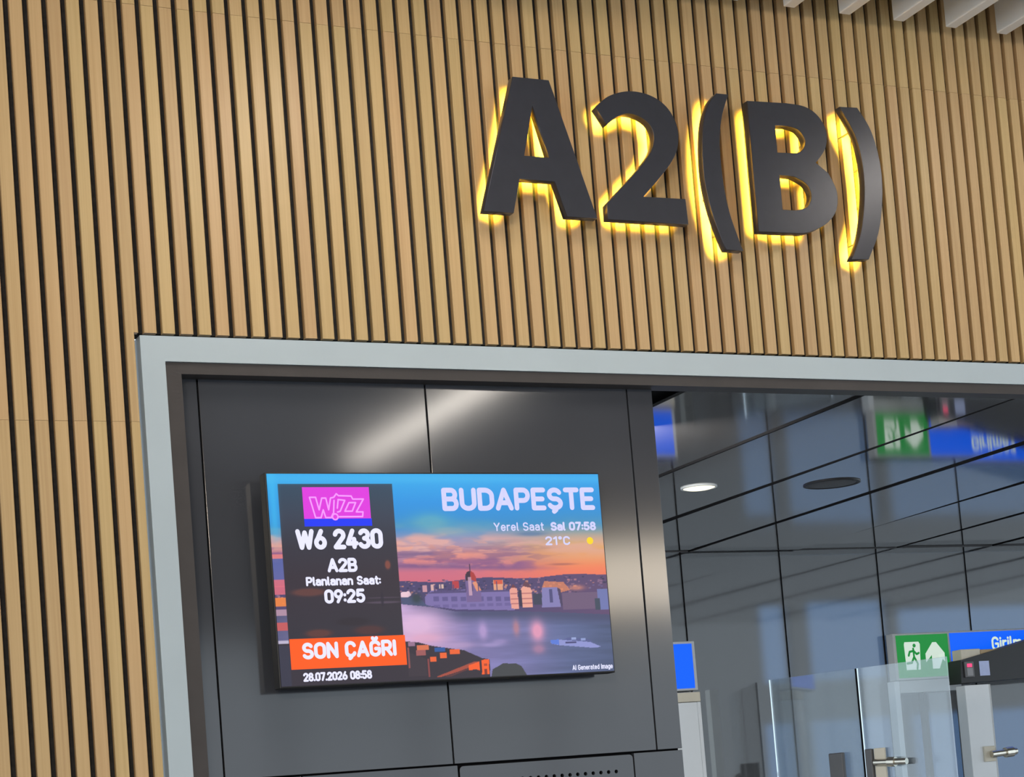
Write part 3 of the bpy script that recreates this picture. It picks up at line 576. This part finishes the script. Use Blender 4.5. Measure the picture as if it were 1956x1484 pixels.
character('sign_letter', 'dark halo-lit letter B between the two brackets', [B_out, B_h1, B_h2], [((2.770, 3.71), (2.770, 4.18)), ((2.80, 4.152), (2.93, 4.152)), ((2.80, 3.960), (2.95, 3.960)), ((2.80, 3.740), (2.95, 3.740)), ((3.005, 4.13), (3.005, 4.02)), ((3.02, 3.91), (3.02, 3.78))])
rpar = crom([(3.205, 4.206), (3.252, 4.135), (3.278, 4.052), (3.289, 3.957), (3.280, 3.843), (3.248, 3.718), (3.193, 3.614)], 4) + crom([(3.118, 3.610), (3.166, 3.704), (3.194, 3.809), (3.208, 3.914), (3.204, 4.017), (3.185, 4.101), (3.128, 4.203)], 4)
character('sign_bracket', 'dark halo-lit closing bracket after letter B', [rpar], chain([(3.16, 4.19), (3.225, 4.06), (3.246, 3.92), (3.225, 3.77), (3.16, 3.62)]))

# ------------------------------------------------------------------ vestibule behind the doorway
ZC, YB = 3.20, 4.70
vc = box('ceiling', 2.30, 9.6, 0.10, YB + 0.05, ZC + 0.045, ZC + 0.12, M_SEAM); tag(vc, 'dark glossy panelled ceiling of the vestibule behind the doorway', kind='structure')
edges = [2.62, 3.43, 4.19, 4.97, 5.77, 6.56, 7.35, 8.14, 8.93, 9.6]
tilt = [0.0, 0.1, -0.1, 0.1, -0.1, 0.1, -0.2, 0.2, 0.0]
pitch = [0.0, 0.12, -0.06, -0.26, -0.10, 0.0, 0.0, 0.0, 0.0]
for k, (a, b) in enumerate(zip(edges, edges[1:])):
    o = box('ceiling_panel', -(b - a) / 2 + 0.004, (b - a) / 2 - 0.004, -2.28, 2.26, -0.001, 0.011, M_CEIL, vc)
    if k: box('joint', a - 0.006, a + 0.006, 0.10, YB, ZC - 0.007, ZC + 0.03, M_SEAM, vc)
    o.location = ((a + b) / 2, 2.4, ZC); o.rotation_euler = (math.radians(pitch[k]), math.radians(tilt[k]), 0)
vw = boxes('wall_back', [(2.30, 9.6, YB + 0.014, YB + 0.06, 3.16, ZC + 0.10), (2.30, 2.36, YB - 0.02, YB + 0.06, 0, 3.16), (9.54, 9.6, YB - 0.02, YB + 0.06, 0, 3.16)], M_DARKMETAL)
tag(vw, 'smoked glass partition at the back of the vestibule', kind='structure')
pan = [2.37, 3.45, 4.18, 4.905, 5.632, 6.384, 7.10, 7.82, 8.54, 9.53]
for a, b in zip(pan, pan[1:]):
    box('pane', a + 0.005, b - 0.005, YB, YB + 0.012, 0.005, 3.190, M_BACKGLASS, vw)
for x in pan[1:-1]: box('joint', x - 0.005, x + 0.005, YB - 0.001, YB + 0.013, 0.005, 3.190, M_SEAM, vw)
# room beyond the glass
YR = 9.0
M_REAR = mat('rear_wall_grey', (0.17, 0.165, 0.16), 0.7, noise=0.1, scale=(1, 1, 1))
refl_openings = [(8.02, 8.34, 2.62, 3.32), (8.52, 9.42, 2.62, 3.34), (9.50, 11.6, 2.80, 3.25), (7.98, 8.36, 1.3, 2.26), (8.46, 9.46, 1.3, 2.26), (9.56, 11.6, 1.3, 2.26)]  # openings added to imitate blue reflections lying on the smoked glass
gx = sorted({4.5, 13.0, *[w[0] for w in refl_openings], *[w[1] for w in refl_openings]}); gz = sorted({0.0, 4.0, *[w[2] for w in refl_openings], *[w[3] for w in refl_openings]})
rear = boxes('wall_rear', [(a, b, YR, YR + 0.15, c, d) for a, b in zip(gx, gx[1:]) for c, d in zip(gz, gz[1:]) if not any(w[0] <= a and b <= w[1] and w[2] <= c and d <= w[3] for w in refl_openings)], M_REAR)
tag(rear, 'grey wall with added blue panes standing in for reflections in the smoked glass', kind='structure')
M_REFLPANE = glass('blue_reflection_pane', (0.35, 0.45, 0.58), 1.0)
for a, b, c, d in refl_openings: box('pane', a, b, YR + 0.06, YR + 0.07, c, d, M_REFLPANE, rear)
tag(box('ceiling', 2.30, 13, YB + 0.07, 9.15, 4.0, 4.1, M_SLAB), 'dark ceiling of the room beyond the smoked glass', kind='structure')

# ceiling downlight and round loudspeaker
dl = empty('downlight', (3.815, 2.46, ZC)); tag(dl, 'lit round downlight in the dark vestibule ceiling', 'light')
lathe_z('rim', [(0.094, 0.004), (0.094, -0.006), (0.084, -0.008), (0.082, 0.0)], (0, 0, 0), M_GREYP, dl)
lathe_z('lens', [(0.082, -0.005), (0.060, -0.012), (0.0, -0.015)], (0, 0, 0), M_DOWN, dl)
sp = empty('ceiling_speaker', (4.55, 2.36, ZC)); tag(sp, 'dark round loudspeaker grille in the vestibule ceiling', 'speaker')
lathe_z('rim', [(0.150, 0.004), (0.150, -0.006), (0.132, -0.008), (0.128, 0.0)], (0, 0, 0), M_BLACK, sp)
lathe_z('grille', [(0.128, -0.004), (0.09, -0.008), (0.0, -0.010)], (0, 0, 0), mat('grey_mesh', (0.07, 0.07, 0.075), 0.5, noise=0.3, scale=(300, 300, 300)), sp)

# signs on the partition
M_SB = glow('sign_blue', lin((6, 96, 246)), 1.0); M_SG = glow('sign_green', lin((30, 140, 62)), 0.9); M_SW = glow('sign_white', lin((222, 240, 226)), 0.8)
def blue_sign_side():
    r = empty('direction_sign', (4.60, 4.64, 2.31)); tag(r, 'small blue panel sign above the pale post beside the graphite wall', 'sign')
    box('case', -0.36, 0.303, -0.03, 0.05, 0.0, 0.308, M_GREYP, r, 0.004); box('face', -0.345, 0.280, -0.034, -0.029, 0.014, 0.292, M_SB, r)
blue_sign_side()
def exit_sign():
    x, z = 6.392, 2.300; r = empty('exit_sign', (x, 4.64, z)); tag(r, 'green and blue exit sign with running figure and arrow above the door', 'sign')
    box('case', 0.0, 1.95, -0.03, 0.05, 0.0, 0.310, M_GREYP, r, 0.004)
    g = box('green_face', 0.022, 0.436, -0.034, -0.029, 0.014, 0.296, M_SG, r); b = box('blue_face', 0.455, 1.935, -0.034, -0.029, 0.012, 0.298, M_SB, r)
    prism_xz('door_symbol', [(0.085, 0.065), (0.195, 0.065), (0.205, 0.235), (0.195, 0.250), (0.085, 0.250), (0.080, 0.235)], -0.038, -0.033, M_SW, g)
    man = [(0.148, 0.205), (0.150, 0.150)], [(0.150, 0.150), (0.175, 0.105), (0.168, 0.070)], [(0.150, 0.150), (0.128, 0.112), (0.092, 0.108)], [(0.150, 0.190), (0.118, 0.185), (0.108, 0.160)], [(0.150, 0.190), (0.172, 0.168), (0.190, 0.175)]
    link('running_figure', stroke_mesh('running_figure', list(man), 0.015, -0.0386), M_SG, g); link('running_figure', stroke_mesh('running_figure', [[(0.158, 0.225)]], 0.026, -0.0386), M_SG, g)
    prism_xz('arrow', [(0.296, 0.066), (0.348, 0.066), (0.348, 0.160), (0.398, 0.112), (0.398, 0.168), (0.336, 0.242), (0.308, 0.242), (0.246, 0.168), (0.246, 0.112), (0.296, 0.160)], -0.038, -0.033, M_SW, g)
    lettering('Girilmez', 0.795, 1.165, 0.168, 0.262, 0.17, -0.0346, M_SW, b); lettering('No entry', 0.795, 1.165, 0.050, 0.135, 0.15, -0.0346, M_SW, b)
exit_sign()

# door posts, transom, operator and leaves
pt = empty('door_post', (4.80, 4.64, 0)); tag(pt, 'pale grey door post with cream cap under the small blue sign', 'post')
box('column', -0.10, 0.075, -0.05, 0.05, 0, 2.235, M_WHITEP, pt, 0.004); box('edge_strip', 0.078, 0.103, -0.045, 0.05, 0, 2.235, M_WHITEP, pt, 0.002); box('cap', -0.10, 0.100, -0.055, 0.05, 2.238, 2.298, M_CREAM, pt, 0.004)
df = empty('door_frame', (6.39, 4.64, 0)); tag(df, 'slim grey door frame standing under the green exit sign', 'door frame')
box('jamb', -0.02, 0.022, -0.03, 0.05, 0, 2.296, M_WHITEP, df, 0.003); box('transom', 0.022, 0.52, -0.03, 0.05, 2.215, 2.296, M_GREYP, df, 0.003); box('mullion', 0.52, 0.60, -0.03, 0.05, 0, 2.296, M_DARKMETAL, df, 0.003)
box('mullion', 0.22, 0.245, -0.01, 0.05, 0, 2.215, M_DARKMETAL, df, 0.002)
wp = empty('white_post', (6.80, 4.34, 0)); tag(wp, 'white square post under the dark door operator', 'post')
box('column', -0.095, 0.098, -0.04, 0.06, 0, 2.225, M_WHITEP, wp, 0.004); box('side_channel', 0.100, 0.118, -0.03, 0.06, 0, 2.225, M_GREYP, wp, 0.002)
tube('latch_bolt', (0.04, -0.075, 1.765), (0.24, -0.075, 1.775), 0.022, M_CHROME, wp); tube('latch_collar', (0.15, -0.075, 1.77), (0.21, -0.075, 1.773), 0.034, M_CHROME, wp); box('latch_plate', 0.0, 0.09, -0.055, -0.038, 1.72, 1.82, M_CREAM, wp, 0.004)
op = empty('door_operator', (6.68, 4.30, 2.24)); tag(op, 'dark door operator box with a red display in front of the blue sign', 'door operator')
prism_xz('housing', [(0.0, 0.0), (1.30, 0.03), (1.30, 0.42), (0.54, 0.255), (0.012, 0.150)], 0.0, 0.14, M_BLACK, op)
box('sensor_cap', 0.035, 0.190, 0.02, 0.12, 0.150, 0.222, M_CREAM, op, 0.004); box('sensor_cap', 0.193, 0.355, 0.02, 0.12, 0.170, 0.216, mat('tan_plastic', (0.45, 0.34, 0.20), 0.5, noise=0.05), op, 0.004)
dsp = box('display', 0.030, 0.105, -0.012, 0.0, 0.035, 0.140, M_DARKMETAL, op, 0.003)
box('red_digits', 0.050, 0.088, -0.014, -0.011, 0.102, 0.124, glow('red_led', (1.0, 0.05, 0.16), 1.6), dsp); box('display_glass', 0.046, 0.092, -0.014, -0.011, 0.045, 0.096, mat('grey_display', (0.25, 0.25, 0.27), 0.3, noise=0.05), dsp)
box('sticker', 0.155, 0.235, -0.003, 0.001, 0.042, 0.138, mat('pale_blue_label', (0.45, 0.52, 0.80), 0.5, noise=0.06, scale=(30, 30, 30)), op)

# glass door standing open towards the hall: two leaves in one plane
leafA, leafB = Vector((5.425, 4.620, 0)), Vector((5.925, 3.393, 0)); dirv = (leafB - leafA).normalized(); LEN = (leafB - leafA).length
ang = math.atan2(dirv.y, dirv.x)
def leaf(label, s0, s1):
    r = empty('glass_door_leaf', leafA + dirv * s0); r.rotation_euler = (0, 0, ang); tag(r, label, 'glass door', 'open glass door leaves of the vestibule')
    w = s1 - s0
    box('pane', 0.004, w - 0.004, -0.006, 0.006, 0.012, 2.349, M_DOORGLASS, r)
    if s0 == 0: box('edge_seal', w - 0.010, w - 0.002, -0.007, 0.007, 0.012, 2.349, M_SEAM, r)
    box('bottom_rail', 0.0, w, -0.018, 0.018, 0.0, 0.10, M_GREYP, r, 0.002)
    return r
SP = (Vector((5.680, 3.995, 0)) - leafA).length
l1 = leaf('glass door leaf with painted-in reflection haze and a dark pull handle', 0.0, SP); l2 = leaf('glass door leaf with painted-in reflection haze whose top crosses the green exit sign', SP, LEN)
box('pull_handle', SP - 0.235, SP - 0.130, -0.050, -0.020, 1.30, 1.845, M_DARKMETAL, l1, 0.006)
box('pull_handle', 0.035, 0.085, -0.050, -0.020, 1.30, 1.850, M_DARKMETAL, l2, 0.006); box('handle_plate', 0.088, 0.165, -0.030, -0.008, 1.55, 1.850, M_CREAM, l2, 0.004)
tube('lock_cylinder', (0.10, -0.045, 1.765), (0.33, -0.045, 1.755), 0.020, M_CHROME, l2); tube('lock_collar', (0.20, -0.045, 1.761), (0.25, -0.045, 1.758), 0.030, M_CHROME, l2)
gp = box('partition_post', 5.17, 5.23, 4.95, 5.01, 0, 2.33, M_CREAM); tag(gp, 'pale blurred post seen through the smoked glass', 'post')

# ------------------------------------------------------------------ hall lamps between the baffles
def linear_lamp(x, y0, y1, label):
    r = empty('linear_lamp', (x, (y0 + y1) / 2, 4.50)); tag(r, label, 'light', 'linear lamps between the ceiling baffles'); h = (y1 - y0) / 2
    box('housing', -0.070, 0.070, -h, h, 0.0, 0.45, M_BAFFLE, r, 0.003); box('diffuser', -0.065, 0.065, -h + 0.01, h - 0.01, -0.012, 0.001, M_LAMP, r)
linear_lamp(1.25, -2.1, -0.9, 'short linear lamp close to the slatted wall')
linear_lamp(4.13, -8.3, -5.1, 'long linear lamp running away from the slatted wall')
linear_lamp(4.33, -2.1, -1.1, 'short linear lamp near the closing bracket of the sign')
# glazed end of the hall: mullions with daylight between them
fac = boxes('window_1', [(-9, 13, -20.1, -20, 0, 0.5), (-9, 13, -20.1, -20, 4.3, 5.05)] + [(x, x + 0.12, -20.1, -20, 0.5, 4.3) for x in range(-9, 13, 2)], M_DARKMETAL)
tag(fac, 'glazed end wall of the hall letting in daylight', kind='structure')
